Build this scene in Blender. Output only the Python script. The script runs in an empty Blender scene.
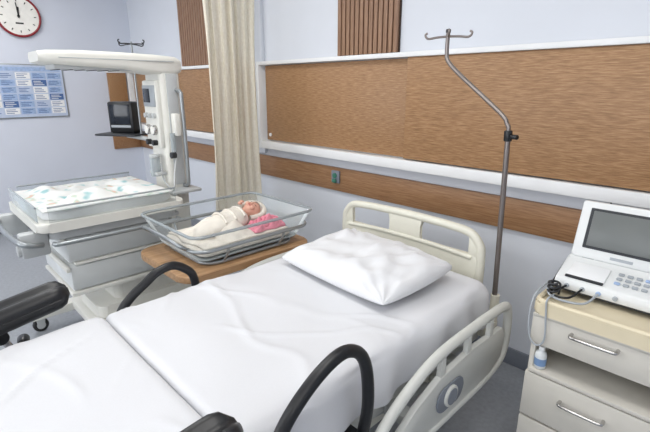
import bpy, bmesh, math, random
from mathutils import Vector, Matrix, noise
random.seed(4)
scene = bpy.context.scene
COL = scene.collection
PI = math.pi

# ------------------------------------------------------------ materials
def srgb(r, g, b):
    f = lambda c: (c/255/12.92) if c/255 <= .04045 else ((c/255+.055)/1.055)**2.4
    return (f(r), f(g), f(b), 1)

def mat(name, rgb, rough=.5, metal=0, nscale=0, namt=0.06, bump=0, trans=0, coat=0, emit=0):
    m = bpy.data.materials.new(name); m.use_nodes = True
    nt = m.node_tree; b = nt.nodes['Principled BSDF']
    c = srgb(*rgb)
    b.inputs['Base Color'].default_value = c
    b.inputs['Roughness'].default_value = rough
    b.inputs['Metallic'].default_value = metal
    if trans: b.inputs['Transmission Weight'].default_value = trans
    if coat: b.inputs['Coat Weight'].default_value = coat
    if emit:
        b.inputs['Emission Color'].default_value = c
        b.inputs['Emission Strength'].default_value = emit
    ns = nscale or 12
    tc = nt.nodes.new('ShaderNodeTexCoord')
    n = nt.nodes.new('ShaderNodeTexNoise'); n.inputs['Scale'].default_value = ns
    n.inputs['Detail'].default_value = 4
    nt.links.new(tc.outputs['Object'], n.inputs['Vector'])
    r = nt.nodes.new('ShaderNodeValToRGB')
    k = namt
    r.color_ramp.elements[0].position = .3; r.color_ramp.elements[1].position = .7
    r.color_ramp.elements[0].color = (c[0]*(1-k), c[1]*(1-k), c[2]*(1-k), 1)
    r.color_ramp.elements[1].color = (min(1, c[0]*(1+k)), min(1, c[1]*(1+k)), min(1, c[2]*(1+k)), 1)
    nt.links.new(n.outputs['Fac'], r.inputs['Fac'])
    nt.links.new(r.outputs['Color'], b.inputs['Base Color'])
    if bump:
        bp = nt.nodes.new('ShaderNodeBump'); bp.inputs['Strength'].default_value = bump
        bp.inputs['Distance'].default_value = .01
        nt.links.new(n.outputs['Fac'], bp.inputs['Height'])
        nt.links.new(bp.outputs['Normal'], b.inputs['Normal'])
    return m

def wood(name, c1, c2, c3, axis='X', rough=.45, fine=60, along=2.2):
    m = bpy.data.materials.new(name); m.use_nodes = True
    nt = m.node_tree; b = nt.nodes['Principled BSDF']
    tc = nt.nodes.new('ShaderNodeTexCoord'); mp = nt.nodes.new('ShaderNodeMapping')
    sc = {'X': (along, fine, fine), 'Z': (fine, fine, along), 'Y': (fine, along, fine)}[axis]
    mp.inputs['Scale'].default_value = sc
    n = nt.nodes.new('ShaderNodeTexNoise'); n.inputs['Scale'].default_value = 1.6
    n.inputs['Detail'].default_value = 5; n.inputs['Roughness'].default_value = .6
    r = nt.nodes.new('ShaderNodeValToRGB')
    e = r.color_ramp.elements
    e[0].position = .33; e[0].color = srgb(*c1); e[1].position = .68; e[1].color = srgb(*c3)
    x = e.new(.5); x.color = srgb(*c2)
    nt.links.new(tc.outputs['Object'], mp.inputs['Vector']); nt.links.new(mp.outputs['Vector'], n.inputs['Vector'])
    nt.links.new(n.outputs['Fac'], r.inputs['Fac']); nt.links.new(r.outputs['Color'], b.inputs['Base Color'])
    b.inputs['Roughness'].default_value = rough
    return m

def clear(name, rgb, alpha=.25, rough=.08):
    m = bpy.data.materials.new(name); m.use_nodes = True
    nt = m.node_tree
    for n in list(nt.nodes): nt.nodes.remove(n)
    o = nt.nodes.new('ShaderNodeOutputMaterial'); mx = nt.nodes.new('ShaderNodeMixShader')
    t = nt.nodes.new('ShaderNodeBsdfTransparent'); p = nt.nodes.new('ShaderNodeBsdfPrincipled')
    t.inputs['Color'].default_value = (.95, .96, .96, 1)
    p.inputs['Base Color'].default_value = srgb(*rgb); p.inputs['Roughness'].default_value = rough
    fr = nt.nodes.new('ShaderNodeFresnel'); fr.inputs['IOR'].default_value = 1.3
    ad = nt.nodes.new('ShaderNodeMath'); ad.operation = 'ADD'; ad.use_clamp = True; ad.inputs[1].default_value = alpha
    nt.links.new(fr.outputs[0], ad.inputs[0]); nt.links.new(ad.outputs[0], mx.inputs[0])
    nt.links.new(t.outputs[0], mx.inputs[1]); nt.links.new(p.outputs[0], mx.inputs[2])
    nt.links.new(mx.outputs[0], o.inputs[0])
    return m

M = dict(
 wall=mat('wall_paint', (219, 223, 231), .6, nscale=3, namt=.015),
 wallfar=mat('wall_paint_far', (214, 219, 231), .6, nscale=3, namt=.015),
 ceil=mat('ceiling_paint', (242, 242, 241), .8, nscale=4, namt=.01),
 floor=mat('vinyl_floor', (156, 160, 166), .35, nscale=45, namt=.10),
 base=mat('baseboard_vinyl', (122, 127, 137), .5),
 white=mat('white_laminate', (238, 239, 240), .4, namt=.01),
 wood=wood('oak_veneer', (138, 102, 68), (160, 121, 84), (180, 142, 104), fine=130, along=11),
 wood2=wood('oak_bumper', (132, 94, 62), (149, 110, 76), (164, 126, 90), fine=110, along=6),
 slat=wood('slat_wood', (130, 97, 75), (150, 116, 92), (166, 131, 106), 'Z'),
 slatback=mat('slat_backing', (62, 44, 34), .8),
 tablewood=wood('table_laminate', (158, 120, 84), (174, 137, 100), (190, 152, 116), 'Y', .35, 30),
 sheet=mat('cotton_sheet', (220, 221, 225), .85, nscale=200, namt=.01, bump=.03),
 pillow=mat('pillow_case', (228, 229, 232), .85, nscale=200, namt=.01, bump=.03),
 cream=mat('cream_plastic', (224, 222, 208), .4, namt=.02),
 rail=mat('rail_plastic', (212, 213, 208), .4, namt=.02),
 railgrey=mat('rail_grey', (124, 130, 140), .45),
 frame=mat('frame_steel', (178, 180, 178), .45, .2),
 darkm=mat('dark_metal', (58, 60, 64), .5, .4),
 black=mat('black_foam', (22, 23, 27), .38, nscale=80, namt=.12, bump=.05),
 blackpl=mat('black_plastic', (20, 21, 24), .3),
 chrome=mat('chrome', (190, 188, 186), .18, 1, namt=.02),
 polem=mat('brushed_steel', (140, 132, 128), .28, .9, namt=.03),
 steel=mat('grey_steel', (160, 165, 168), .32, .6, namt=.03),
 rubber=mat('rubber', (40, 40, 42), .7),
 warm=mat('warmer_shell', (228, 227, 220), .4, namt=.015),
 warmgrey=mat('warmer_grey', (188, 191, 192), .45, namt=.03),
 drawer=clear('frosted_drawer', (232, 235, 235), .72, .35),
 acr=clear('clear_acrylic', (225, 232, 235), .05),
 acredge=clear('acrylic_edge', (176, 184, 188), .6),
 cab=mat('cabinet_beige', (210, 206, 197), .5, namt=.02),
 cabtop=mat('cabinet_tan', (222, 210, 182), .45, namt=.04, nscale=6),
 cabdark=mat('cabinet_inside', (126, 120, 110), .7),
 mon=mat('monitor_shell', (226, 228, 228), .35, namt=.01),
 screen=mat('lcd_glass', (104, 108, 107), .3, namt=.05, nscale=3),
 dscreen=mat('dark_screen', (28, 34, 44), .12),
 key=mat('keys_grey', (166, 172, 178), .5), blue=mat('blue_print', (74, 106, 160), .5, namt=.08, nscale=20),
 lblue=mat('light_blue_print', (160, 182, 216), .5, namt=.15, nscale=40),
 posterbg=mat('poster_paper', (190, 202, 224), .4, namt=.06, nscale=30),
 red=mat('clock_red', (140, 32, 42), .35), face=mat('clock_face', (240, 238, 232), .5),
 skin=mat('baby_skin', (222, 170, 150), .55, nscale=20, namt=.05), lip=mat('baby_lip', (190, 96, 96), .5),
 hair=mat('baby_hair', (70, 48, 38), .7), pink=mat('pink_fleece', (226, 140, 158), .9, nscale=30, namt=.12, bump=.3),
 swad=mat('white_swaddle', (228, 222, 212), .9, nscale=14, namt=.12, bump=.15),
 green=mat('green_button', (60, 120, 100), .5),
 bottle=mat('bottle_plastic', (226, 230, 232), .3), label=mat('bottle_label', (120, 150, 190), .5), lightm=mat('light_diffuser', (255, 253, 248), .5, emit=1.6, namt=0),
 pane=mat('fill_pane_glow', (244, 248, 255), .5, emit=.9, namt=0),  # glowing pane for the added fill windows
)
def curtain_mat():
    m = bpy.data.materials.new('curtain_cloth'); m.use_nodes = True
    nt = m.node_tree; b = nt.nodes['Principled BSDF']; b.inputs['Roughness'].default_value = .9
    tc = nt.nodes.new('ShaderNodeTexCoord'); v = nt.nodes.new('ShaderNodeTexVoronoi'); v.inputs['Scale'].default_value = 45
    r = nt.nodes.new('ShaderNodeValToRGB'); r.color_ramp.elements[0].color = srgb(249, 244, 231); r.color_ramp.elements[1].color = srgb(238, 231, 214)
    nt.links.new(tc.outputs['Object'], v.inputs['Vector']); nt.links.new(v.outputs['Distance'], r.inputs['Fac']); nt.links.new(r.outputs['Color'], b.inputs['Base Color'])
    tl = nt.nodes.new('ShaderNodeBsdfTranslucent'); tl.inputs['Color'].default_value = srgb(244, 238, 222)
    mx = nt.nodes.new('ShaderNodeMixShader'); mx.inputs[0].default_value = .2
    out = nt.nodes['Material Output']
    nt.links.new(b.outputs[0], mx.inputs[1]); nt.links.new(tl.outputs[0], mx.inputs[2]); nt.links.new(mx.outputs[0], out.inputs[0])
    return m
M['curtain'] = curtain_mat()
def print_mat():
    m = bpy.data.materials.new('nursery_print'); m.use_nodes = True
    nt = m.node_tree; b = nt.nodes['Principled BSDF']; b.inputs['Roughness'].default_value = .9
    tc = nt.nodes.new('ShaderNodeTexCoord'); v = nt.nodes.new('ShaderNodeTexNoise'); v.inputs['Scale'].default_value = 13; v.inputs['Detail'].default_value = 1
    r = nt.nodes.new('ShaderNodeValToRGB'); e = r.color_ramp.elements; r.color_ramp.interpolation = 'LINEAR'
    e[0].position = .28; e[0].color = srgb(150, 192, 196); e[1].position = .71; e[1].color = srgb(222, 182, 168)
    for p, c in ((.39, (226, 229, 228)), (.61, (230, 229, 227)), (.655, (192, 212, 198))):
        x = e.new(p); x.color = srgb(*c)
    nt.links.new(tc.outputs['Object'], v.inputs['Vector']); nt.links.new(v.outputs['Fac'], r.inputs['Fac']); nt.links.new(r.outputs['Color'], b.inputs['Base Color'])
    return m
M['print'] = print_mat()

# ------------------------------------------------------------ builders
def group(name, loc=(0, 0, 0)):
    e = bpy.data.objects.new(name, None); e.empty_display_size = .1
    e.location = loc; COL.objects.link(e); return e

def link(me, name, parent, m, smooth=True, ang=35):
    o = bpy.data.objects.new(name, me); COL.objects.link(o)
    if m: me.materials.append(M[m] if isinstance(m, str) else m)
    if smooth:
        for p in me.polygons: p.use_smooth = True
        try: me.set_sharp_from_angle(angle=math.radians(ang))
        except Exception: pass
    if parent:
        o.parent = parent
        o.matrix_parent_inverse = Matrix.Translation(-Vector(parent.location))
    return o

def from_bm(bm, name, parent, m, smooth=True, ang=35):
    bmesh.ops.recalc_face_normals(bm, faces=bm.faces)
    me = bpy.data.meshes.new(name); bm.to_mesh(me); bm.free()
    return link(me, name, parent, m, smooth, ang)

def box(parent, name, a, b, m, bev=.004, rot=None, seg=2):
    bm = bmesh.new(); bmesh.ops.create_cube(bm, size=1)
    a, b = Vector(a), Vector(b); c = (a+b)/2; s = b-a
    for v in bm.verts: v.co = Vector((v.co.x*abs(s.x), v.co.y*abs(s.y), v.co.z*abs(s.z)))
    bv = min(bev, min(abs(s.x), abs(s.y), abs(s.z))*.49)
    if bv > 0: bmesh.ops.bevel(bm, geom=bm.edges[:], offset=bv, segments=seg, profile=.5, affect='EDGES')
    R = rot or Matrix.Identity(3)
    for v in bm.verts: v.co = c + R @ v.co
    return from_bm(bm, name, parent, m)

def cyl(parent, name, p0, p1, r, m, r2=None, seg=24, bev=0):
    p0, p1 = Vector(p0), Vector(p1); d = p1-p0
    bm = bmesh.new(); bmesh.ops.create_cone(bm, cap_ends=True, segments=seg, radius1=r, radius2=r if r2 is None else r2, depth=d.length)
    if bev:
        es = [e for e in bm.edges if any(len(f.verts) > 4 for f in e.link_faces)]
        bmesh.ops.bevel(bm, geom=es, offset=bev, segments=3, profile=.5, affect='EDGES')
    q = d.to_track_quat('Z', 'Y').to_matrix()
    for v in bm.verts: v.co = (p0+p1)/2 + q @ v.co
    return from_bm(bm, name, parent, m)

def ball(parent, name, c, r, m, s=(1, 1, 1), fn=None, R=None):
    bm = bmesh.new(); bmesh.ops.create_uvsphere(bm, u_segments=28, v_segments=18, radius=1)
    for v in bm.verts:
        p = Vector((v.co.x*s[0], v.co.y*s[1], v.co.z*s[2]))*r
        if fn: p = fn(p)
        if R: p = R @ p
        v.co = Vector(c)+p
    return from_bm(bm, name, parent, m)

def smoothpts(pts, closed, sub):
    P = [Vector(p) for p in pts]; n = len(P); out = []
    rng = n if closed else n-1
    for i in range(rng):
        p0 = P[(i-1) % n] if closed or i > 0 else P[0]*2-P[1]
        p1 = P[i]; p2 = P[(i+1) % n]
        p3 = P[(i+2) % n] if closed or i+2 < n else P[-1]*2-P[-2]
        for k in range(sub):
            t = k/sub
            out.append(.5*((2*p1)+(p2-p0)*t+(2*p0-5*p1+4*p2-p3)*t*t+(3*p1-p0-3*p2+p3)*t**3))
    if not closed: out.append(P[-1])
    return out

def tube(parent, name, pts, r, m, closed=False, sub=6, seg=12, flat=None):
    P = smoothpts(pts, closed, sub) if sub > 1 else [Vector(p) for p in pts]
    n = len(P); bm = bmesh.new(); rings = []
    up = None
    for i in range(n):
        if closed: t = (P[(i+1) % n]-P[i-1])
        else: t = P[min(i+1, n-1)]-P[max(i-1, 0)]
        t.normalize()
        if up is None:
            up = Vector((0, 0, 1)) if abs(t.z) < .9 else Vector((1, 0, 0))
        if flat: up = Vector(flat[0])
        s = t.cross(up).normalized(); u2 = s.cross(t).normalized(); up = u2
        rr = r(i/(n-1)) if callable(r) else r
        ra, rb = (rr, rr) if not flat else (rr*flat[1], rr)
        rings.append([bm.verts.new(P[i]+s*math.cos(2*PI*k/seg)*rb+u2*math.sin(2*PI*k/seg)*ra) for k in range(seg)])
    for i in range(n if closed else n-1):
        A, B = rings[i], rings[(i+1) % n]
        for k in range(seg):
            bm.faces.new((A[k], A[(k+1) % seg], B[(k+1) % seg], B[k]))
    if not closed:
        bm.faces.new(rings[0]); bm.faces.new(rings[-1])
    return from_bm(bm, name, parent, m, ang=60)

def prism(parent, name, pts, axis, a, b, m, bev=.004):
    bm = bmesh.new()
    def mk(p, t):
        if axis == 'X': return (t, p[0], p[1])
        if axis == 'Y': return (p[0], t, p[1])
        return (p[0], p[1], t)
    A = [bm.verts.new(mk(p, a)) for p in pts]; B = [bm.verts.new(mk(p, b)) for p in pts]
    bm.faces.new(A); bm.faces.new(B[::-1]); n = len(pts)
    for i in range(n): bm.faces.new((A[i], A[(i+1) % n], B[(i+1) % n], B[i]))
    if bev: bmesh.ops.bevel(bm, geom=bm.edges[:], offset=bev, segments=2, profile=.5, affect='EDGES')
    return from_bm(bm, name, parent, m)

def rrect(x0, x1, y0, y1, r, n=6):
    out = []
    for cx, cy, a0 in ((x1-r, y1-r, 0), (x0+r, y1-r, PI/2), (x0+r, y0+r, PI), (x1-r, y0+r, 3*PI/2)):
        for k in range(n+1):
            a = a0+PI/2*k/n; out.append((cx+r*math.cos(a), cy+r*math.sin(a)))
    return out

def loft(parent, name, rings, m, cap=True, ang=60):
    bm = bmesh.new(); R = [[bm.verts.new(p) for p in r] for r in rings]
    n = len(R[0])
    for i in range(len(R)-1):
        for k in range(n): bm.faces.new((R[i][k], R[i][(k+1) % n], R[i+1][(k+1) % n], R[i+1][k]))
    if cap: bm.faces.new(R[0]); bm.faces.new(R[-1])
    return from_bm(bm, name, parent, m, ang=ang)

def caster(parent, name, x, y, z=.0, r=.05):
    cyl(parent, name+'_wheel', (x-.014, y, z+r), (x+.014, y, z+r), r, 'rubber', bev=.006)
    cyl(parent, name+'_hub', (x-.018, y, z+r), (x+.018, y, z+r), r*.55, 'warmgrey')
    prism(parent, name+'_fork', [(y-.02, z+r), (y+.02, z+r), (y+.03, z+2*r+.015), (y-.025, z+2*r+.015)], 'X', x-.024, x+.024, 'warmgrey', .004)

# ------------------------------------------------------------ room
XF, XR, YW, YB, ZC = -5.7, 1.9, 2.30, -2.6, 2.8
box(None, 'floor', (XF-.1, YB-.1, -.1), (XR+.1, YW+.1, 0), 'floor', 0)
box(None, 'ceiling', (XF-.1, YB-.1, ZC), (XR+.1, YW+.1, ZC+.1), 'ceil', 0)
box(None, 'wall_back', (XF-.1, YW, 0), (XR+.1, YW+.1, ZC), 'wall', 0)
box(None, 'wall_left', (XF-.1, YB, 0), (XF, YW, ZC), 'wallfar', 0)
box(None, 'wall_right', (XR, YB, 0), (XR+.1, YW, ZC), 'wall', 0)
box(None, 'wall_front', (XF, YB-.1, 0), (XR, YB, ZC), 'wall', 0)
box(None, 'baseboard_back', (XF, YW-.015, 0), (XR, YW, .10), 'base', .003)
box(None, 'baseboard_left', (XF, YB, 0), (XF+.015, YW-.015, .10), 'base', .003)
box(None, 'trim_1', (XF, YW-.025, .79), (XR, YW, .96), 'wood2', .004)
box(None, 'trim_2', (XF, 1.95, .79), (XF+.025, YW-.03, .96), 'wood2', .004)
box(None, 'trim_3', (-3.22, YW-.035, .98), (-3.06, YW, ZC), 'wall', .004)

def wall_unit(x0, x1, split, nm='headwall_panel_unit'):
    g = group(nm, ((x0+x1)/2, YW, 1.37))
    box(g, 'backboard', (x0, YW-.03, 1.04), (x1, YW, 1.71), 'white', .002)
    box(g, 'top_rail', (x0, YW-.10, 1.685), (x1, YW, 1.712), 'white', .003)
    box(g, 'bottom_ledge', (x0, YW-.10, 1.035), (x1, YW, 1.095), 'white', .004)
    box(g, 'end_cap_left', (x0-.03, YW-.105, 1.035), (x0+.012, YW, 1.712), 'white', .003)
    box(g, 'end_cap_right', (x1-.012, YW-.105, 1.035), (x1+.03, YW, 1.712), 'white', .003)
    box(g, 'wood_panel_fixed', (x0+.04, YW-.055, 1.104), (split+.02, YW-.03, 1.68), 'wood', .002)
    box(g, 'wood_panel_sliding', (split, YW-.085, 1.104), (x1-.02, YW-.060, 1.684), 'wood', .002)
    cyl(g, 'panel_lock', (x0+.085, YW-.062, 1.145), (x0+.085, YW-.052, 1.145), .014, 'white')
    return g
wall_unit(-3.03, 1.2, -1.60)
wall_unit(XF+.04, -3.30, -4.4)
g = group('corner_wood_panel', (XF, 2.1, 1.4))
box(g, 'panel', (XF, 1.97, 1.10), (XF+.03, 2.18, 1.68), 'wood', .002)
box(g, 'rim_top', (XF, 1.96, 1.68), (XF+.04, 2.18, 1.71), 'white', .002)
box(g, 'rim_bottom', (XF, 1.96, 1.04), (XF+.04, 2.18, 1.10), 'white', .002)

def slat_panel(x0, x1):
    g = group('slatted_wood_panel', ((x0+x1)/2, YW, 2.2))
    box(g, 'backing', (x0, YW-.012, 1.72), (x1, YW, ZC), 'slatback', 0)
    n = 13; w = (x1-x0)/n
    for i in range(n):
        box(g, 'slat_%d' % (i+1), (x0+i*w+.005, YW-.030, 1.72), (x0+(i+1)*w-.005, YW-.011, ZC), 'slat', .002)
slat_panel(-2.22, -1.72)
slat_panel(-4.42, -3.85)

g = group('wall_clock', (XF, 1.19, 2.2))
cy, cz, rr = 1.18, 2.21, .19
cyl(g, 'case', (XF, cy, cz), (XF+.03, cy, cz), rr-.005, 'face', seg=48)
tube(g, 'rim', [(XF+.025, cy+rr*math.cos(a*PI/12), cz+rr*math.sin(a*PI/12)) for a in range(24)], .012, 'red', closed=True, sub=3)
for i in range(12):
    a = i*PI/6; c, s = math.cos(a), math.sin(a)
    cyl(g, 'tick_%d' % (i+1), (XF+.033, cy+.135*c, cz+.135*s), (XF+.033, cy+.155*c, cz+.155*s), .004, 'blackpl', seg=6)
cyl(g, 'minute_hand', (XF+.038, cy, cz-.02), (XF+.038, cy-.008, cz+.125), .005, 'blackpl', seg=6)
cyl(g, 'hour_hand', (XF+.036, cy, cz), (XF+.036, cy+.006, cz+.085), .007, 'blackpl', seg=6)
cyl(g, 'hub', (XF+.03, cy, cz), (XF+.042, cy, cz), .012, 'blackpl')
box(g, 'label', (XF+.030, cy-.035, cz-.075), (XF+.032, cy+.035, cz-.06), 'blackpl', 0)

g = group('wall_poster', (XF, 1.12, 1.47))
py0, py1, pz0, pz1 = .74, 1.51, 1.20, 1.75
box(g, 'frame', (XF, py0, pz0), (XF+.012, py1, pz1), 'steel', .002)
box(g, 'paper', (XF+.01, py0+.012, pz0+.012), (XF+.015, py1-.012, pz1-.012), 'posterbg', 0)
box(g, 'header', (XF+.0145, py0+.03, pz1-.07), (XF+.017, py1-.03, pz1-.03), 'lblue', 0)
for ci in range(5):
    for ri in range(6):
        y0 = py0+.03+ci*.144; z1 = pz1-.085-ri*.072
        kind = ('lblue', 'white', 'lblue', 'posterbg', 'blue', 'lblue', 'white')[(ci*3+ri*2) % 7]
        box(g, 'block_%d_%d' % (ci, ri), (XF+.0145, y0, z1-.062), (XF+.0165, y0+.132, z1), kind, 0)
        for k in range(3):
            box(g, 'line_%d_%d_%d' % (ci, ri, k), (XF+.0165, y0+.012, z1-.018-k*.017), (XF+.0172, y0+.08+.015*((ci+k) % 3), z1-.012-k*.017), 'white' if kind == 'blue' else 'blue', 0)

g = group('nurse_call_unit', (-2.22, YW-.03, .9))
box(g, 'plate', (-2.26, YW-.04, .85), (-2.18, YW-.024, .94), 'railgrey', .006)
cyl(g, 'button', (-2.22, YW-.05, .905), (-2.22, YW-.035, .905), .018, 'green')
box(g, 'handset', (-2.24, YW-.055, .852), (-2.205, YW-.035, .88), 'green', .006)

# ------------------------------------------------------------ curtain
def curtain():
    nu, nv = 200, 44
    bm = bmesh.new(); V = []
    for j in range(nv+1):
        z = .42+(ZC-.06-.42)*j/nv; row = []
        for i in range(nu+1):
            s = i/nu
            k = 1-.12*math.sin(PI*min(1, (z-.42)/2.2))
            y = 1.975+(s-.5)*.47*k
            ph = s*PI*2*6.3+.5*math.sin(s*9)
            amp = .030*(.7+.35*math.sin(s*13+z*.6))
            x = -3.05+amp*math.sin(ph+.3*math.sin(z*1.7+s*5))
            y += .010*math.sin(2*ph+z)+.008*noise.noise(Vector((s*8, z*1.5, 0)))
            row.append(bm.verts.new((x, y, z)))
        V.append(row)
    for j in range(nv):
        for i in range(nu): bm.faces.new((V[j][i], V[j][i+1], V[j+1][i+1], V[j+1][i]))
    g = group('privacy_curtain', (-3.05, 1.97, ZC))
    o = from_bm(bm, 'cloth', g, 'curtain', ang=180)
    box(g, 'ceiling_track', (-3.07, -1.5, ZC-.035), (-3.03, YW-.04, ZC), 'white', .003)
curtain()

# ------------------------------------------------------------ bed
BX0, BX1, BT = -1.68, -.77, .70
bed = group('hospital_bed', (-1.22, .75, 0))
def mattress(parent, name, y0, y1, top, zb, seamwave=0):
    prof = []
    xc = (BX0+BX1)/2; hw = (BX1-BX0)/2; r = .055
    n1 = 9
    for k in range(n1): prof.append((-hw-.006, zb+(top-r-zb)*k/n1))
    for k in range(8):
        a = PI-PI/2*k/8; prof.append((-hw+r+r*math.cos(a)*1.1, top-r+r*math.sin(a)))
    nt_ = 60
    for k in range(nt_+1): prof.append((-hw+r+(2*hw-2*r)*k/nt_, top))
    for k in range(1, 9):
        a = PI/2-PI/2*k/8; prof.append((hw-r+r*math.cos(a)*1.1, top-r+r*math.sin(a)))
    for k in range(1, n1+1): prof.append((hw+.006, top-r-(top-r-zb)*k/n1))
    L = y1-y0; ny = int(L/.010); rings = []
    creases = ((.8, 1, -.4, .013), (-.5, 1, -1.0, .016), (1.5, 1, .1, .013), (-.9, 1, -.75, .018), (.3, 1, -1.15, .014), (.15, 1, -.80, .02), (-.3, 1, -.25, .018), (.5, 1, .05, .02))
    for j in range(ny+1):
        y = y0+L*j/ny; e = min(y-y0, y1-y); R0 = .03 if e == y-y0 else .04
        ins = 0 if e >= R0 else (R0-math.sqrt(max(0, R0*R0-(R0-e)**2)))*.6
        ring = []
        for (x, z) in prof:
            xx = x*(1-ins/hw); zz = z-(ins if z > top-.1 else 0)
            if z > top-.02:
                w = noise.noise(Vector((xx*2.2, y*4.0, 1)))*.013+noise.noise(Vector((xx*9, y*3, 4)))*.004
                w += .004*math.sin(14*xx+9*y+3*noise.noise(Vector((xx*2, y*2, 0))))*max(0, 1-abs(y-1.0)/.5)
                for (a_, b_, c_, wd) in creases:
                    dd = a_*xx+b_*y+c_+.09*noise.noise(Vector((xx*4, y*4, c_)))
                    w += .010*math.exp(-(dd/wd)**2)*max(0, noise.noise(Vector((xx*3, y*3, 7+c_)))+.25)
                zz += w
            else:
                d = (top-z)/(top-zb)
                f = .014*d*math.sin(y*26+2.5*noise.noise(Vector((y*3, 0, x))))+.016*noise.noise(Vector((y*5, z*6, x)))
                xx += f*(1 if x > 0 else -1)
            ring.append((xc+xx, y, zz))
        rings.append(ring)
    return loft(parent, name, rings, 'sheet', ang=80)
mattress(bed, 'mattress_head_section', .452, 1.76, BT, .505)
mattress(bed, 'mattress_foot_section', -.30, .450, BT+.002, .53)
box(bed, 'deck', (-1.63, -.25, .47), (-.82, 1.74, .52), 'frame', .01)
box(bed, 'side_beam_right', (-.86, -.1, .40), (-.81, 1.78, .47), 'rail', .008)
box(bed, 'side_beam_left', (-1.64, -.1, .40), (-1.59, 1.78, .47), 'rail', .008)
box(bed, 'lower_chassis', (-1.52, .05, .19), (-.93, 1.62, .26), 'cream', .02)
box(bed, 'lift_column_head', (-1.33, 1.25, .24), (-1.12, 1.42, .48), 'darkm', .01)
box(bed, 'lift_column_foot', (-1.33, .25, .24), (-1.12, .42, .48), 'darkm', .01)
tube(bed, 'scissor_brace', [(-.90, 1.5, .24), (-.88, 1.1, .34), (-.88, .8, .45)], .018, 'frame', sub=3)
for i, (x, y) in enumerate(((-.88, 1.62), (-1.55, 1.62), (-.88, .05), (-1.55, .05))):
    box(bed, 'leg_%d' % (i+1), (x-.05, y-.05, .12), (x+.05, y+.05, .25), 'cream', .015)
    caster(bed, 'caster_%d' % (i+1), x, y, 0, .06)
box(bed, 'head_crossbar', (-1.68, 1.76, .42), (-.78, 1.81, .50), 'cream', .012)
hx0, hx1, hy, hz = -1.71, -.865, 1.835, -.03
loop = [(hx0+.02, hy, .50), (hx0, hy, .62), (hx0, hy, .78), (hx0+.012, hy, .86+hz), (hx0+.06, hy, .905+hz), (hx0+.16, hy, .918+hz), (-1.42, hy, .922+hz), ((hx0+hx1)/2, hy, .925+hz), (-1.12, hy, .922+hz),
        (hx1-.16, hy, .918+hz), (hx1-.06, hy, .905+hz), (hx1-.012, hy, .86+hz), (hx1, hy, .78), (hx1, hy, .62), (hx1-.02, hy, .50)]
tube(bed, 'headboard_rim', loop, .020, 'cream', sub=6, seg=14, flat=((0, 1, 0), 1.0))
def panel_with_holes():
    xs0, xs1 = hx0+.01, hx1-.01
    prism(bed, 'headboard_lower_panel', rrect(xs0, xs1, .50, .775, .03), 'Y', hy-.012, hy+.012, 'cream', .004)
    xm = (xs0+xs1)/2
    for i, (a, b) in enumerate(((xs0-.005, xs0+.05), (xm-.10, xm+.10), (xs1-.05, xs1+.005))):
        prism(bed, 'headboard_bridge_%d' % (i+1), [(a-.01, .76), (b+.01, .76), (b-.008, .80), (b-.008, .845), (b+.01, .885), (a-.01, .885), (a+.008, .845), (a+.008, .80)] if i == 1 else [(a, .76), (b+(.01 if i == 0 else 0), .76), (b, .80), (b, .85), (b, .865), (a, .83)] if i == 0 else [(a, .76), (b, .76), (b, .83), (a, .865)], 'Y', hy-.011, hy+.011, 'cream', .004)
    prism(bed, 'headboard_recess_frame', rrect(xm-.16, xm+.16, .56, .70, .03), 'Y', hy-.018, hy-.010, 'rail', .004)
    tube(bed, 'headboard_inner_ridge', [(xs0+.03, hy-.008, .76), (xm-.2, hy-.008, .772), (xm, hy-.008, .775), (xm+.2, hy-.008, .772), (xs1-.03, hy-.008, .76)], .012, 'cream', sub=4)
panel_with_holes()
def side_rail(x, sgn, nm):
    pts = [(x, 1.75, .39), (x, 1.775, .50), (x, 1.76, .60), (x, 1.70, .635), (x, 1.45, .64), (x, 1.22, .63), (x, 1.06, .585), (x, .92, .51), (x, .84, .42), (x, .86, .355), (x, .98, .33), (x, 1.3, .335), (x, 1.62, .345)]
    tube(bed, nm+'_outer_loop', pts, .020, 'rail', closed=True, sub=5, seg=14, flat=((1, 0, 0), .9))
    inner = [(1.72, .40), (1.73, .50), (1.70, .545), (1.45, .555), (1.22, .54), (1.08, .49), (.95, .42), (.92, .37), (1.0, .35), (1.3, .35), (1.62, .36)]
    prism(bed, nm+'_infill', inner, 'X', x-.012, x+.012, 'rail', .004)
    for i, y in enumerate((1.60, 1.42, 1.24)):
        prism(bed, nm+'_strut_%d' % (i+1), [(y-.018, .53), (y+.018, .53), (y+.012, .64), (y-.012, .64)], 'X', x-.010, x+.010, 'rail', .003)
    xo = x+sgn*.013
    prism(bed, nm+'_control_panel', rrect(1.20, 1.38, .39, .49, .045), 'X', min(xo, xo+sgn*.006), max(xo, xo+sgn*.006), 'railgrey', .002)
    cyl(bed, nm+'_angle_dial', (x, 1.285, .44), (x+sgn*.028, 1.285, .44), .042, 'rail', seg=32, bev=.004)
    cyl(bed, nm+'_dial_face', (x, 1.285, .44), (x+sgn*.030, 1.285, .44), .032, 'railgrey', seg=32)
    for i, y in enumerate((1.1, 1.5)):
        box(bed, nm+'_hinge_%d' % (i+1), (min(x, x-sgn*.12), y-.03, .40), (max(x, x-sgn*.12), y+.03, .44), 'frame', .006)
side_rail(-.685, 1, 'side_rail_right')
side_rail(-1.765, -1, 'side_rail_left')
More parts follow.
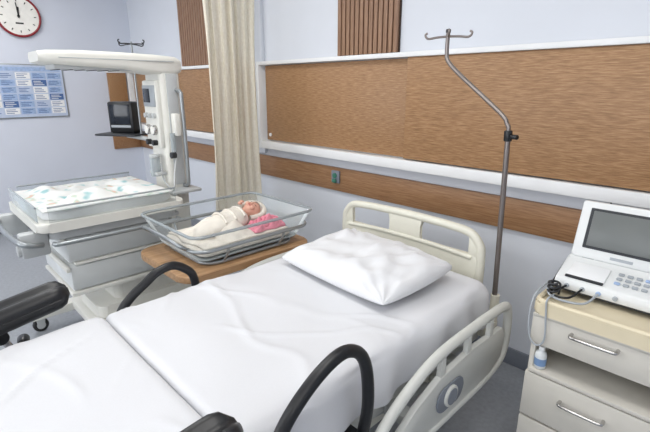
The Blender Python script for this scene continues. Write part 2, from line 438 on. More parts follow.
def grab(x, nm, s, dz=0, y0=0):
    pts = [(x-.02*s, .865, .46), (x, .87, .60), (x, .862, .72+dz*.5), (x, .83, .79+dz), (x, .77, .825+dz), (x, .70, .815+dz), (x, .62+y0, .775+dz*.8), (x, .55+y0, .715+dz*.5), (x, .50+y0, .63), (x-.02*s, .48+y0, .52), (x-.05*s, .48+y0, .47)]
    tube(bed, nm, pts, .0185, 'black', sub=6, seg=16)
    if s > 0: box(bed, nm+'_mount', (x-.14, .44, .43), (x+.01, .90, .465), 'darkm', .006)
    else: box(bed, nm+'_mount', (x-.01, .44, .43), (x+.14, .90, .465), 'darkm', .006)
grab(-.712, 'grab_handle_right', 1, .01)
grab(-1.735, 'grab_handle_left', -1, -.045, .03)
def legrest(x, s, nm, z0, y0=.37, W=.07):
    L = .50; rings = []; N = 32
    d = Vector((s*-.05, -1, -.14)).normalized()
    o = Vector((x, y0, z0)); side = Vector((1, 0, 0)); up = side.cross(d).normalized()
    if up.z < 0: up = -up
    for j in range(25):
        t = j/24; e = min(t, 1-t)*L; k = 1 if e > .05 else math.sqrt(max(.02, 1-(1-e/.05)**2))
        k = .25+.75*k
        ring = []
        for i in range(N):
            a = 2*PI*i/N; ca, sa = math.cos(a), math.sin(a)
            px_ = ca*W*k
            pz_ = sa*.055*k
            if sa > 0: pz_ -= .030*k*math.exp(-(ca/.45)**2)
            ring.append(o+d*L*t+side*px_+up*pz_)
        rings.append(ring)
    loft(bed, nm+'_pad', rings, 'black', ang=80)
    tube(bed, nm+'_piping', [r[0] for r in rings[2:-2]], .004, 'blackpl', sub=1, seg=6)
    m = o+d*.24-up*.065
    cyl(bed, nm+'_clamp', m+Vector((-.03, 0, 0)), m+Vector((.03, 0, 0)), .024, 'blackpl', bev=.004)
    tube(bed, nm+'_rod', [m, m+Vector((-.01*s, .04, -.10)), Vector((x-.04*s, .22, .50)), Vector((x-.13*s, .24, .44))], .012, 'chrome', sub=5)
    cyl(bed, nm+'_knob', m+Vector((0, .06, -.06)), m+Vector((s*.05, .07, -.06)), .020, 'blackpl', bev=.004)
legrest(-.685, 1, 'leg_support_right', .835, .41, .055)
legrest(-1.77, -1, 'leg_support_left', .79, .37)
cyl(bed, 'iv_socket', (-.79, 1.865, .44), (-.79, 1.865, .60), .02, 'cream')
box(bed, 'iv_socket_arm', (-.84, 1.80, .44), (-.77, 1.88, .47), 'cream', .005)
cyl(bed, 'corner_bumper', (-.76, 1.84, .40), (-.76, 1.84, .43), .05, 'rail', bev=.01)

def pillow():
    g = group('pillow', (-1.24, 1.45, BT))
    N = 70; bm = bmesh.new()
    W, D, H = .68, .47, .074
    rows = {}
    for side in (1, -1):
        V = []
        for j in range(N+1):
            row = []
            for i in range(N+1):
                u = -1+2*i/N; v = -1+2*j/N
                u = math.sin(u*PI/2); v = math.sin(v*PI/2)
                if side == -1 and (i in (0, N) or j in (0, N)):
                    row.append(rows[1][j][i]); continue
                rc = 1-.06*u*u*v*v
                x = u*W/2*rc*(1-.035*(1-v*v)*abs(u)**3); y = v*D/2*rc*(1-.035*(1-u*u)*abs(v)**3)
                q = max(0, (1-abs(u)**2.4))*max(0, (1-abs(v)**2.4))
                h = q**.42
                n = noise.noise(Vector((u*2.0, v*2.0, side*3)))*.026*h
                n += noise.noise(Vector((u*6+3, v*3, side)))*.013*min(1, h*1.5)
                rr_ = math.hypot(abs(u)-1, abs(v)-1); an = math.atan2(1-abs(v), 1-abs(u))
                n += .009*math.sin(an*14)*math.exp(-rr_/.35)*h*2
                n -= .018*math.exp(-((u+.1)**2+(v-.1)**2)/.25)
                z = side*(H*h if side > 0 else .045*h)+n*(side > 0)
                lift = .036*max(0, (v+1)/2)**1.5
                z += .047+lift*(1 if side > 0 else .6)
                row.append(bm.verts.new((x, y, z)))
            V.append(row)
        rows[side] = V
        for j in range(N):
            for i in range(N):
                q = (V[j][i], V[j][i+1], V[j+1][i+1], V[j+1][i])
                bm.faces.new(q if side > 0 else q[::-1])
    R = Matrix.Rotation(math.radians(-3), 3, 'Z')
    for v in bm.verts: v.co = R @ v.co + Vector((-1.225, 1.43, BT-.004))
    from_bm(bm, 'pillow_body', g, 'pillow', ang=180)
pillow()

# ------------------------------------------------------------ iv pole
def hooks(g, c, w, m, z, r=.004):
    x, y = c
    for i, (dx, dy) in enumerate(((1, .25), (-1, -.25), (.45, -.7), (-.45, .7))):
        n = math.hypot(dx, dy); dx, dy = dx/n*w, dy/n*w
        tube(g, 'hook_%d' % (i+1), [(x, y, z), (x+dx*.5, y+dy*.5, z-.002), (x+dx*.85, y+dy*.85, z-.006), (x+dx, y+dy, z), (x+dx*1.04, y+dy*1.04, z+.012), (x+dx*.95, y+dy*.95, z+.018)], r, m, sub=4, seg=8)
g = group('iv_pole', (-.80, 1.865, .50))
px, pyy = -.79, 1.865
tube(g, 'lower_shaft', [(px, pyy, .47), (px-.025, pyy, 1.32)], .0115, 'polem', sub=1, seg=16)
tube(g, 'upper_shaft', [(px-.02, pyy, 1.10), (px-.025, pyy, 1.33), (px-.035, pyy, 1.37), (px-.07, pyy, 1.415), (px-.27, pyy, 1.57), (px-.335, pyy, 1.63), (px-.345, pyy, 1.67), (px-.345, pyy, 1.755)], .009, 'polem', sub=6, seg=14)
cyl(g, 'collar', (px-.025, pyy, 1.30), (px-.026, pyy, 1.345), .017, 'blackpl', bev=.004)
cyl(g, 'collar_knob', (px-.02, pyy, 1.32), (px+.02, pyy-.01, 1.32), .010, 'blackpl', bev=.003)
hooks(g, (px-.345, pyy), .10, 'polem', 1.735, .005)
cyl(g, 'finial', (px-.345, pyy, 1.75), (px-.345, pyy, 1.765), .011, 'blackpl', bev=.003)

# ------------------------------------------------------------ table + bassinet + baby
g = group('bassinet_table', (-2.07, 1.25, 0))
tz = .66
pts = rrect(-2.37, -1.80, .85, 1.66, .09, 8)
prism(g, 'table_top', pts, 'Z', tz-.035, tz, 'tablewood', .006)
prism(g, 'top_underlay', rrect(-2.34, -1.83, .88, 1.63, .08, 8), 'Z', tz-.05, tz-.03, 'cream', .004)
box(g, 'mast', (-2.14, 1.36, .10), (-2.04, 1.44, tz-.04), 'warm', .012)
box(g, 'foot_beam', (-2.13, .95, .085), (-2.05, 1.60, .125), 'warm', .012)
box(g, 'cross_beam_1', (-2.30, .93, .085), (-1.88, 1.0, .125), 'warm', .012)
box(g, 'cross_beam_2', (-2.30, 1.54, .085), (-1.88, 1.61, .125), 'warm', .012)
for i, (x, y) in enumerate(((-2.27, .965), (-1.91, .965), (-2.27, 1.575), (-1.91, 1.575))): caster(g, 'caster_%d' % (i+1), x, y, 0, .035)

g = group('baby_bassinet', (-2.08, 1.27, tz))
def tub():
    zb, zt = tz+.035, .845
    def ring(x0, x1, y0, y1, z, r): return [(x, y, z) for x, y in rrect(x0, x1, y0, y1, r, 6)]
    bot = (-2.33, -1.86, .97, 1.60); top = (-2.42, -1.80, .91, 1.67)
    r1 = ring(*top, zt, .06); r0 = ring(*bot, zb, .05)
    loft(g, 'tub_clear', [r1, r0], 'acr', cap=False)
    n = rrect(*top, .06, 6)
    tube(g, 'tub_rim', [(x, y, zt) for x, y in n], .008, 'acredge', closed=True, sub=1, seg=10)
    loft(g, 'tub_floor', [[(x, y, zb) for x, y in rrect(*bot, .05, 6)], [(x, y, zb+.005) for x, y in rrect(*bot, .05, 6)]], 'acredge')
    c = rrect(-2.395, -1.81, .925, 1.645, .08, 6)
    tube(g, 'cradle_rail', [(x, y, .765) for x, y in c], .010, 'steel', closed=True, sub=1, seg=12)
    c = rrect(-2.30, -1.87, 1.0, 1.57, .08, 6)
    tube(g, 'cradle_base', [(x, y, tz+.012) for x, y in c], .010, 'steel', closed=True, sub=1, seg=12)
    for i, (x, y, dx, dy) in enumerate(((-2.395, 1.1, 1, 0), (-2.395, 1.45, 1, 0), (-1.81, 1.1, -1, 0), (-1.81, 1.45, -1, 0))):
        tube(g, 'cradle_post_%d' % (i+1), [(x, y, .765), (x+dx*.02, y, .72), (x+dx*.06, y, tz+.012)], .007, 'steel', sub=3, seg=10)
    tube(g, 'end_handle', [(-2.30, .93, .765), (-2.30, .89, .79), (-2.24, .87, .815), (-2.10, .865, .82), (-1.96, .87, .815), (-1.90, .89, .79), (-1.90, .93, .765)], .009, 'steel', sub=5, seg=10)
    loft(g, 'mattress', [[(x, y, z) for x, y in rrect(-2.31+i, -1.88-i, .99+i, 1.57-i, .05, 6)] for z, i in ((tz+.043, .01), (tz+.05, 0), (tz+.068, 0), (tz+.076, .01))], 'swad')
tub()
def blanket(parent, name, x0, x1, y0, y1, z, amp, m, seed=0, edge=.02):
    N = 50; bm = bmesh.new(); V = []
    for j in range(N+1):
        row = []
        for i in range(N+1):
            u, v = i/N, j/N
            wx_ = .02*noise.noise(Vector((v*3, seed, 0))); wy = .02*noise.noise(Vector((u*3, seed, 5)))
            e = min(u, 1-u, v, 1-v)*4
            h = amp*abs(noise.noise(Vector((u*3.2+seed, v*3.2, 2))))*2+amp*.5*noise.noise(Vector((u*8, v*8, seed)))
            row.append(bm.verts.new((x0+(x1-x0)*u+wx_, y0+(y1-y0)*v+wy, z+max(0.002, h)*min(1, e)+.002)))
        V.append(row)
    for j in range(N):
        for i in range(N): bm.faces.new((V[j][i], V[j][i+1], V[j+1][i+1], V[j+1][i]))
    o = from_bm(bm, name, parent, m, ang=180)
    sm = o.modifiers.new('th', 'SOLIDIFY'); sm.thickness = .006; sm.offset = 1
    return o
blanket(g, 'bassinet_sheet', -2.29, -1.90, 1.01, 1.55, tz+.077, .045, 'swad', 3)

def baby():
    g = group('swaddled_baby', (-2.07, 1.3, tz+.085))
    zc = tz+.14
    hd = Vector((-2.12, 1.455, zc+.016))
    A = Vector((-2.115, 1.40, zc)); B = Vector((-2.06, 1.05, zc-.02))
    rings = []; N = 24
    prof = [(0, .020), (.03, .045), (.10, .066), (.25, .074), (.45, .070), (.65, .062), (.82, .052), (.94, .040), (1, .015)]
    for t, r in prof:
        c = A.lerp(B, t); ring = []
        for k in range(N):
            a = 2*PI*k/N
            w = 1+.06*noise.noise(Vector((math.cos(a)*2, math.sin(a)*2, t*6)))
            ring.append((c.x+math.cos(a)*r*1.25*w, c.y, c.z+math.sin(a)*r*.85*w-(.074-r)*.25))
        rings.append(ring)
    loft(g, 'swaddle', rings, 'swad', ang=180)
    for i, t in enumerate((.12, .3, .5)):
        c = A.lerp(B, t)
        tube(g, 'swaddle_fold_%d' % (i+1), [(c.x+dx*1.0, c.y-.12*(dx+.08)/1.6, c.z+.066*math.sqrt(max(0, 1-(dx/.098)**2))*.98-.004) for dx in (-.085, -.05, 0, .05, .085)], .007, 'swad', sub=5, seg=8)
    def hf(p):
        return Vector((p.x*(1-.12*max(0, -p.y/.06)), p.y, p.z*(1-.05*(p.y < 0))))
    R = Matrix.Rotation(math.radians(22), 3, 'Y')
    ball(g, 'head', hd, .055, 'skin', (.92, 1.12, .98), hf, R)
    def hp(x, y, z): return hd+R @ Vector((x, y, z))
    ball(g, 'nose', hp(0, -.008, .055), .008, 'skin', (1, 1.1, .9))
    for s in (-1, 1):
        tube(g, 'closed_eye_%s' % ('l' if s < 0 else 'r'), [hp(s*.010, .006, .0525), hp(s*.018, .002, .0515), hp(s*.026, .006, .048)], .0016, 'hair', sub=4, seg=6)
        ball(g, 'cheek_%s' % ('l' if s < 0 else 'r'), hp(s*.022, -.020, .040), .015, 'skin')
        ball(g, 'ear_%s' % ('l' if s < 0 else 'r'), hp(s*.051, .0, .004), .013, 'skin', (.45, .8, 1.2))
    tube(g, 'mouth', [hp(-.009, -.027, .050), hp(0, -.025, .0525), hp(.009, -.027, .050)], .0028, 'lip', sub=4, seg=8)
    bm = bmesh.new(); bmesh.ops.create_uvsphere(bm, u_segments=28, v_segments=18, radius=1)
    bmesh.ops.bisect_plane(bm, geom=bm.verts[:]+bm.edges[:]+bm.faces[:], plane_co=(0, .30, 0), plane_no=Vector((0, -1, .25)), clear_outer=True)
    for v in bm.verts:
        v.co = hd+R @ Vector((v.co.x*.055, v.co.y*.068, v.co.z*.058))
    from_bm(bm, 'knitted_cap', g, 'swad', ang=180)
    # hood of the swaddle folded round the far side and crown of the head
    tube(g, 'swaddle_hood', [hp(-.058, -.045, .0), hp(-.066, .0, .006), hp(-.052, .052, .010), hp(0, .074, .012), hp(.050, .050, .008), hp(.064, .0, .0), hp(.056, -.045, -.006)], .017, 'swad', sub=6, seg=12)
    N2 = 44; bm = bmesh.new(); V = []
    for j in range(N2+1):
        row = []
        for i in range(N2+1):
            u, v = i/N2, j/N2
            x = -2.035+u*.11+.012*noise.noise(Vector((v*4, 1, 0))); y = 1.34+v*.21+.015*noise.noise(Vector((u*4, 3, 0)))
            ed = min(1, min(u, 1-u, v, 1-v)*5)
            h = .038*math.sin(PI*min(1, max(0, u*.9+.1)))*(.5+.5*math.sin(PI*v))+.03*abs(noise.noise(Vector((u*5, v*6, 4))))*2
            h += .03*max(0, v-.4)
            row.append(bm.verts.new((x, y, tz+.088+h*ed**.5)))
        V.append(row)
    for j in range(N2):
        for i in range(N2): bm.faces.new((V[j][i], V[j][i+1], V[j+1][i+1], V[j+1][i]))
    o = from_bm(bm, 'pink_cloth', g, 'pink', ang=180)
    sm = o.modifiers.new('th', 'SOLIDIFY'); sm.thickness = .005; sm.offset = 1
    hc = hp(-.05, -.055, .035)
    ball(g, 'hand_palm', hc, .013, 'skin', (1, 1.1, .8))
    for k in range(4):
        tube(g, 'finger_%d' % (k+1), [hc+Vector((-.010+.006*k, .006, .006)), hc+Vector((-.011+.0065*k, .016, .010)), hc+Vector((-.010+.006*k, .018, .002))], .0034, 'skin', sub=3, seg=8)
    tube(g, 'thumb', [hc+Vector((.010, -.004, .004)), hc+Vector((.014, .006, .010)), hc+Vector((.008, .013, .013))], .0038, 'skin', sub=3, seg=8)
baby()

# ------------------------------------------------------------ infant warmer
g = group('infant_warmer', (-2.87, .95, 0))
wx = -2.87
BZ = .07
def X(v): return v-.07
for i, x in enumerate((X(-3.05), X(-2.53))):
    prism(g, 'foot_%d' % (i+1), [(.42, .09), (1.48, .09), (1.48, .15), (1.35, .19), (1.15, .19), (.5, .135), (.42, .125)], 'X', x-.04, x+.04, 'warm', .01)
    caster(g, 'caster_f%d' % (i+1), x, .47, 0, .045); caster(g, 'caster_b%d' % (i+1), x, 1.43, 0, .045)
box(g, 'base_beam', (X(-3.05), 1.20, .12), (X(-2.53), 1.42, .20), 'warm', .015)
box(g, 'base_beam_front', (X(-3.05), .66, .10), (X(-2.53), .78, .16), 'warm', .012)
prism(g, 'base_cover', rrect(X(-3.0), X(-2.58), .70, 1.42, .06), 'Z', .17, .25, 'warm', .012)
prism(g, 'pedestal', rrect(X(-2.95), X(-2.63), .82, 1.24, .05), 'Z', .24, .42, 'warm', .01)
box(g, 'cabinet_shell', (X(-3.09), .56, .395), (X(-2.51), 1.20, .42), 'warm', .006)
box(g, 'cabinet_top', (X(-3.10), .52, .745), (X(-2.50), 1.22, .77), 'warmgrey', .008)
box(g, 'cabinet_back', (X(-3.09), 1.17, .42), (X(-2.51), 1.20, .75), 'warm', .005)
box(g, 'cabinet_rib_1', (X(-3.09), .60, .575), (X(-2.51), 1.19, .59), 'warm', .003)
for k in range(2):
    z0 = .425+k*.168
    box(g, 'drawer_%d' % (k+1), (X(-3.085), .57, z0), (X(-2.515), 1.16, z0+.145), 'drawer', .015)
    box(g, 'drawer_lip_%d' % (k+1), (X(-3.09), .55, z0+.118), (X(-2.51), .572, z0+.148), 'warm', .006)
    box(g, 'drawer_inner_%d' % (k+1), (X(-3.02), .66, z0+.01), (X(-2.58), 1.10, z0+.08), 'warm', .02)
prism(g, 'platform', rrect(X(-3.17), X(-2.43), .44, 1.24, .06), 'Z', .735+BZ, .785+BZ, 'warm', .012)
prism(g, 'platform_skirt', rrect(X(-3.12), X(-2.48), .50, 1.20, .05), 'Z', .68+BZ, .74+BZ, 'warmgrey', .006)
prism(g, 'mattress', rrect(X(-3.12), X(-2.48), .49, 1.18, .05), 'Z', .785+BZ, .835+BZ, 'white', .015)
blanket(g, 'printed_blanket', X(-3.13), X(-2.47), .48, 1.18, .834+BZ, .036, 'print', 1)
zt = .865+BZ
box(g, 'side_panel_near', (X(-2.452), .50, .77+BZ), (X(-2.446), 1.18, zt), 'acr', .002)
box(g, 'side_panel_far', (X(-3.154), .50, .77+BZ), (X(-3.148), 1.18, zt), 'acr', .002)
box(g, 'side_panel_front', (X(-3.12), .452, .77+BZ), (X(-2.48), .458, zt), 'acr', .002)
for i, (a, b) in enumerate((((X(-2.449), .50, zt), (X(-2.449), 1.18, zt)), ((X(-3.151), .50, zt), (X(-3.151), 1.18, zt)), ((X(-3.12), .455, zt), (X(-2.48), .455, zt)))):
    tube(g, 'panel_edge_%d' % (i+1), [a, b], .005, 'acredge', sub=1, seg=8)
tube(g, 'push_rail', [(X(-3.12), .46, .74), (X(-3.14), .40, .755), (X(-3.10), .36, .77), (X(-2.8), .345, .77), (X(-2.5), .36, .77), (X(-2.46), .40, .755), (X(-2.48), .46, .74)], .014, 'steel', sub=5)
tube(g, 'side_rail', [(X(-2.43), .50, .75), (X(-2.40), .53, .75), (X(-2.395), .8, .75), (X(-2.40), 1.14, .75), (X(-2.43), 1.17, .75)], .012, 'steel', sub=5)
for i, x in enumerate((X(-3.05), X(-2.55))):
    box(g, 'rail_clamp_%d' % (i+1), (x-.035, .37, .67), (x+.035, .50, .80), 'warmgrey', .012)
cyl(g, 'tilt_knob', (X(-2.55), .42, .71), (X(-2.55), .355, .71), .03, 'warmgrey', bev=.005)
prism(g, 'column', rrect(wx-.115, wx+.115, 1.26, 1.40, .035), 'Z', .20, 1.655, 'warm', .006)
box(g, 'column_side_channel', (wx+.112, 1.30, .9), (wx+.122, 1.37, 1.60), 'warmgrey', .003)
box(g, 'control_panel', (wx-.10, 1.235, 1.14), (wx+.10, 1.27, 1.56), 'warm', .012)
box(g, 'control_display', (wx-.085, 1.228, 1.40), (wx+.085, 1.238, 1.53), 'key', .004)
box(g, 'control_screen', (wx-.07, 1.224, 1.425), (wx+.02, 1.230, 1.51), 'dscreen', .002)
for i in range(3):
    cyl(g, 'control_knob_%d' % (i+1), (wx-.06+i*.06, 1.24, 1.345), (wx-.06+i*.06, 1.215, 1.345), .016, 'warmgrey', bev=.003)
for i in range(2):
    cyl(g, 'gauge_%d' % (i+1), (wx-.045+i*.09, 1.24, 1.255), (wx-.045+i*.09, 1.212, 1.255), .032, 'chrome', bev=.004)
    cyl(g, 'gauge_face_%d' % (i+1), (wx-.045+i*.09, 1.22, 1.255), (wx-.045+i*.09, 1.210, 1.255), .026, 'face')
    cyl(g, 'flow_knob_%d' % (i+1), (wx-.045+i*.09, 1.24, 1.175), (wx-.045+i*.09, 1.205, 1.175), .018, 'blackpl', bev=.003)
box(g, 'suction_jar_holder', (wx-.02, 1.19, .97), (wx+.10, 1.26, .99), 'warmgrey', .006)
cyl(g, 'suction_jar', (wx+.04, 1.21, .96), (wx+.04, 1.21, 1.08), .032, 'acredge', bev=.005)
cyl(g, 'suction_jar_lid', (wx+.04, 1.21, 1.08), (wx+.04, 1.21, 1.10), .034, 'warmgrey', bev=.004)
tube(g, 'accessory_rail', [(wx+.12, 1.36, 1.50), (wx+.17, 1.36, 1.49), (wx+.185, 1.36, 1.42), (wx+.185, 1.36, .98), (wx+.17, 1.36, .90), (wx+.12, 1.36, .89)], .012, 'steel', sub=5)
box(g, 'flowmeter', (wx+.13, 1.30, 1.22), (wx+.19, 1.34, 1.36), 'warm', .01)
cyl(g, 'flow_tube', (wx+.16, 1.29, 1.12), (wx+.16, 1.29, 1.24), .016, 'acredge')
cyl(g, 'flow_dial', (wx+.16, 1.30, 1.10), (wx+.16, 1.265, 1.10), .02, 'darkm', bev=.003)
tube(g, 'breathing_hose', [(wx+.16, 1.30, 1.08), (wx+.20, 1.26, .98), (wx+.22, 1.24, .90), (wx+.16, 1.25, .88), (wx+.08, 1.24, .94), (wx+.11, 1.22, 1.05)], .006, 'warmgrey', sub=6)
box(g, 'accessory_shelf', (wx+.10, 1.22, .86), (wx+.24, 1.42, .88), 'warmgrey', .005)
def head():
    rings = []
    for y, w, z0, z1 in ((1.42, .10, 1.61, 1.685), (1.38, .12, 1.59, 1.70), (1.25, .12, 1.595, 1.708), (1.05, .125, 1.62, 1.712), (.80, .125, 1.63, 1.712), (.67, .12, 1.638, 1.706), (.63, .105, 1.648, 1.70)):
        rings.append([(x, y, z) for x, z in rrect(wx-w, wx+w, z0, z1, .026, 5)])
    loft(g, 'heater_head', rings, 'warm', ang=40)
    box(g, 'heater_seam', (wx-.127, .72, 1.668), (wx+.127, 1.36, 1.673), 'warmgrey', .001)
    box(g, 'heater_grille', (wx-.09, .70, 1.612), (wx+.09, 1.12, 1.64), 'warmgrey', .005)
    for i in range(6):
        box(g, 'grille_bar_%d' % (i+1), (wx-.08, .72+i*.062, 1.609), (wx+.08, .732+i*.062, 1.62), 'darkm', .002)
head()
tube(g, 'tray_arm', [(wx-.10, 1.32, 1.16), (wx-.28, 1.30, 1.17), (wx-.45, 1.24, 1.185)], .016, 'warmgrey', sub=4)
Rz = Matrix.Rotation(math.radians(32), 3, 'Z')
box(g, 'tray', (-3.53, 1.12, 1.185), (-3.20, 1.38, 1.20), 'darkm', .006, Rz)
box(g, 'vital_monitor_case', (-3.46, 1.20, 1.20), (-3.26, 1.30, 1.42), 'blackpl', .014, Rz)
off = Rz @ Vector((0, -.051, 0)); c = Vector((-3.36, 1.25, 1.325))+off
box(g, 'vital_monitor_screen', c-Vector((.080, .003, .06)), c+Vector((.080, .003, .075)), 'dscreen', .002, Rz)
box(g, 'vital_monitor_keys', c+Vector((-.080, -.003, -.085)), c+Vector((.080, .003, -.068)), 'key', .002, Rz)
tube(g, 'warmer_iv_pole', [(-3.22, 1.30, 1.19), (-3.22, 1.30, 1.815)], .007, 'steel', sub=1)
hooks(g, (-3.22, 1.30), .13, 'darkm', 1.80, .004)

# ------------------------------------------------------------ bedside cabinet + fetal monitor
g = group('bedside_cabinet', (-.31, 1.75, 0))
cx0, cx1, cy0, cy1 = -.50, -.09, 1.52, 1.96
box(g, 'side_left', (cx0, cy0+.015, .09), (cx0+.018, cy1, .76), 'cab', .003)
box(g, 'side_right', (cx1-.018, cy0+.015, .09), (cx1, cy1, .76), 'cab', .003)
box(g, 'back', (cx0+.01, cy1-.012, .09), (cx1-.01, cy1, .76), 'cab', .002)
box(g, 'bottom', (cx0, cy0+.01, .09), (cx1, cy1, .11), 'cab', .003)
box(g, 'shelf', (cx0+.01, cy0-.002, .520), (cx1-.01, cy1, .535), 'cab', .002)
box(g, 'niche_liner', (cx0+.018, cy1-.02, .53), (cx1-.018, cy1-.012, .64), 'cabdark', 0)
prism(g, 'top_tray', rrect(cx0-.006, cx1+.006, cy0-.010, cy1+.01, .03), 'Z', .755, .80, 'cabtop', .01)
lip = rrect(cx0+.004, cx1-.004, cy0, cy1, .03)
tube(g, 'top_lip', [(x, y, .803) for x, y in lip], .010, 'cabtop', closed=True, sub=1, seg=10)
box(g, 'drawer_upper', (cx0-.002, cy0, .635), (cx1+.002, cy0+.36, .750), 'cab', .004)
prism(g, 'drawer_recess_lip', [(cy0-.002, .742), (cy0+.02, .742), (cy0+.02, .755), (cy0-.006, .755)], 'X', cx0, cx1, 'cab', .002)
box(g, 'drawer_lower', (cx0-.002, cy0, .33), (cx1+.002, cy0+.02, .515), 'cab', .004)
box(g, 'door_lower', (cx0-.002, cy0, .11), (cx1+.002, cy0+.02, .322), 'cab', .004)
for i, z in enumerate((.720, .452, .285)):
    tube(g, 'handle_%d' % (i+1), [(-.37, cy0+.003, z), (-.37, cy0-.022, z), (-.35, cy0-.028, z), (-.255, cy0-.028, z), (-.235, cy0-.022, z), (-.235, cy0+.003, z)], .006, 'chrome', sub=3, seg=10)
for i, (x, y) in enumerate(((cx0+.04, cy0+.05), (cx1-.04, cy0+.05), (cx0+.04, cy1-.05), (cx1-.04, cy1-.05))): caster(g, 'caster_%d' % (i+1), x, y, 0, .036)
# bottle standing in the open niche
bx, by = -.462, 1.543
loft(g, 'spray_bottle', [[(bx+r*math.cos(a*PI/10), by+r*math.sin(a*PI/10), z) for a in range(20)] for r, z in ((.016, .536), (.020, .539), (.020, .590), (.017, .600), (.009, .606), (.009, .612))], 'bottle')
cyl(g, 'spray_bottle_label', (bx, by, .550), (bx, by, .578), .0205, 'label')
cyl(g, 'spray_bottle_cap', (bx, by, .610), (bx, by, .624), .011, 'white')

g = group('fetal_monitor', (-.28, 1.76, .815))
mx0, mx1 = -.485, -.115
zb = .816
Y0 = .03
def yy(v): return v+Y0
prism(g, 'body', [(yy(1.60), zb+.008), (yy(1.60), zb+.035), (yy(1.61), zb+.05), (yy(1.73), zb+.085), (yy(1.76), zb+.10), (1.94, zb+.11), (1.95, zb+.10), (1.95, zb+.008)], 'X', mx0, mx1, 'mon', .008)
prism(g, 'body_underside', [(yy(1.61), zb), (yy(1.61), zb+.02), (1.94, zb+.02), (1.94, zb)], 'X', mx0+.008, mx1-.008, 'darkm', .002)
sl = math.atan2(.035, .12); Rk = Matrix.Rotation(sl, 3, 'X')
def slope(y): return zb+.05+(y-yy(1.61))*.035/.12
box(g, 'printer_door', (-.455, yy(1.62), slope(yy(1.665))-.002), (-.335, yy(1.71), slope(yy(1.665))+.006), 'white', .004, Rk)
box(g, 'printer_slot', (-.455, yy(1.612), slope(yy(1.622))), (-.335, yy(1.622), slope(yy(1.622))+.006), 'darkm', .001, Rk)
for r in range(3):
    for c_ in range(6):
        x = -.31+c_*.026; y = yy(1.637)+r*.026
        box(g, 'key_%d_%d' % (r, c_), (x, y, slope(y+.01)+.001), (x+.018, y+.013, slope(y+.01)+.006), 'key' if (r+c_) % 5 else 'lblue', .003, Rk)
for i in range(4):
    cyl(g, 'socket_%d' % (i+1), (-.44+i*.05, yy(1.604), zb+.026), (-.44+i*.05, yy(1.594), zb+.026), .008, ('key', 'key', 'lblue', 'key')[i], bev=.002)
Rt = Matrix.Rotation(math.radians(-17), 3, 'X')
cc = Vector(((mx0+mx1)/2-.004, 1.815, zb+.192))
def tb(nm, x0, x1, z0, z1, y0, y1, m, bev):
    ctr = cc+Rt @ Vector(((x0+x1)/2, (y0+y1)/2, (z0+z1)/2)); h = Vector((x1-x0, y1-y0, z1-z0))/2
    box(g, nm, ctr-h, ctr+h, m, bev, Rt)
tb('display_shell', -.180, .180, -.108, .106, -.018, .020, 'mon', .012)
tb('display_bezel', -.146, .146, -.070, .080, -.022, -.017, 'darkm', .003)
tb('display_lcd', -.134, .134, -.060, .070, -.025, -.020, 'screen', .001)
tb('display_logo', -.05, .02, -.094, -.084, -.0195, -.0175, 'key', 0)
for s in (-1, 1):
    cyl(g, 'hinge_%s' % ('l' if s < 0 else 'r'), (cc.x+s*.12-.02, 1.785, zb+.10), (cc.x+s*.12+.02, 1.785, zb+.10), .014, 'warmgrey')
tube(g, 'cable_1', [(-.44, 1.625, .842), (-.455, 1.60, .832), (-.475, 1.59, .826), (-.491, 1.66, .824), (-.491, 1.74, .826), (-.489, 1.80, .84)], .004, 'blackpl', sub=6, seg=8)
tube(g, 'cable_2', [(-.39, 1.625, .842), (-.41, 1.57, .824), (-.45, 1.555, .822), (-.48, 1.58, .822), (-.495, 1.66, .83), (-.505, 1.80, .86), (-.52, 1.90, .84), (-.54, 1.99, .70), (-.54, 2.05, .5), (-.53, 2.15, .2), (-.52, 2.2, .01)], .004, 'blackpl', sub=6, seg=8)
tube(g, 'cable_3', [(-.34, 1.625, .842), (-.36, 1.56, .823), (-.42, 1.535, .822), (-.47, 1.555, .822), (-.485, 1.59, .836), (-.46, 1.60, .824)], .004, 'key', sub=6, seg=8)
tube(g, 'cable_4', [(-.49, 1.70, .826), (-.505, 1.60, .83), (-.512, 1.53, .80), (-.508, 1.505, .72), (-.495, 1.503, .66), (-.47, 1.506, .64), (-.45, 1.508, .67), (-.455, 1.506, .76), (-.46, 1.51, .818), (-.455, 1.56, .824)], .0032, 'key', sub=6, seg=8)
tube(g, 'cable_coil', [(-.467+.018*math.cos(a*.7), 1.585+.026*math.sin(a*.7), .820+a*.0016) for a in range(27)], .004, 'darkm', sub=2, seg=8)
g = group('wall_power_cable', (-.42, YW, 1.0))
tube(g, 'flex', [(-.49, YW-.03, 1.03), (-.485, YW-.05, .97), (-.50, YW-.06, .90), (-.55, YW-.06, .80), (-.57, YW-.06, .60), (-.56, YW-.06, .3), (-.53, YW-.06, .01)], .004, 'blackpl', sub=6, seg=8)

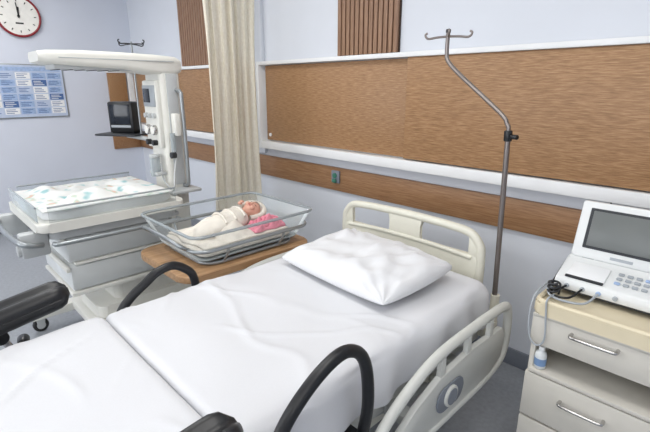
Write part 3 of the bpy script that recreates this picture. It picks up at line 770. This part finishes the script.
# ------------------------------------------------------------ lights
def panel(x, y, p, sx=1.2, sy=.6):
    g = group('ceiling_light_panel', (x, y, ZC))
    box(g, 'housing', (x-sx/2-.02, y-sy/2-.02, ZC-.03), (x+sx/2+.02, y+sy/2+.02, ZC), 'white', .003)
    box(g, 'diffuser', (x-sx/2, y-sy/2, ZC-.036), (x+sx/2, y+sy/2, ZC-.029), 'lightm', 0)
    l = bpy.data.lights.new('panel_lamp', 'AREA'); l.shape = 'RECTANGLE'; l.size = sx; l.size_y = sy; l.energy = p
    l.color = (1, .985, .95)
    o = bpy.data.objects.new('panel_lamp', l); COL.objects.link(o); o.location = (x, y, ZC-.045)
    o.parent = g; o.matrix_parent_inverse = Matrix.Translation(-Vector(g.location))
K = .33
for x, y, p in ((-4.5, .6, 48), (-2.3, .8, 40), (-.3, .7, 34), (1.1, -.8, 36), (-3.6, -1.4, 34), (-1.2, -1.7, 28)):
    panel(x, y, p*K)
def fill_window(n, x0, x1, z0, z1, energy):  # invented window behind the camera, added to fill walls and bed sides
    g = group('fill_window_%d' % n, ((x0+x1)/2, YB, (z0+z1)/2))
    box(g, 'pane', (x0, YB, z0), (x1, YB+.01, z1), 'pane', 0)
    for i, (a, b) in enumerate((((x0-.05, z0-.05), (x1+.05, z0)), ((x0-.05, z1), (x1+.05, z1+.05)), ((x0-.05, z0), (x0, z1)), ((x1, z0), (x1+.05, z1)), (((x0+x1)/2-.02, z0), ((x0+x1)/2+.02, z1)))):
        box(g, 'frame_%d' % (i+1), (a[0], YB, a[1]), (b[0], YB+.05, b[1]), 'white', .004)
    l = bpy.data.lights.new('fill_light', 'AREA'); l.shape = 'RECTANGLE'; l.size = x1-x0; l.size_y = z1-z0; l.energy = energy  # added area lamp that brightens upright surfaces
    l.color = (.97, .985, 1)
    o = bpy.data.objects.new('fill_light', l); COL.objects.link(o); o.location = ((x0+x1)/2, YB+.07, (z0+z1)/2)
    o.rotation_euler = (PI/2, 0, 0)
    o.parent = g; o.matrix_parent_inverse = Matrix.Translation(-Vector(g.location))
fill_window(1, -4.6, -2.4, .9, 2.4, 26)
fill_window(2, -1.6, .8, .9, 2.4, 19)
w = bpy.data.worlds.new('world'); scene.world = w; w.use_nodes = True
w.node_tree.nodes['Background'].inputs[0].default_value = (.85, .9, 1, 1)
w.node_tree.nodes['Background'].inputs[1].default_value = .5

# ------------------------------------------------------------ camera
cam = bpy.data.cameras.new('camera'); cam.lens = 24.6; cam.sensor_width = 36; cam.clip_start = .05
co = bpy.data.objects.new('camera', cam); COL.objects.link(co)
co.location = (0, 0, 1.52)
p = math.atan2(129, 444); th = math.radians(44.2)
d = Vector((-math.cos(th)*math.cos(p), math.sin(th)*math.cos(p), -math.sin(p)))
co.rotation_euler = d.to_track_quat('-Z', 'Y').to_euler()
scene.camera = co
scene.view_settings.view_transform = 'Standard'
scene.view_settings.look = 'None'
print('RAN OK')
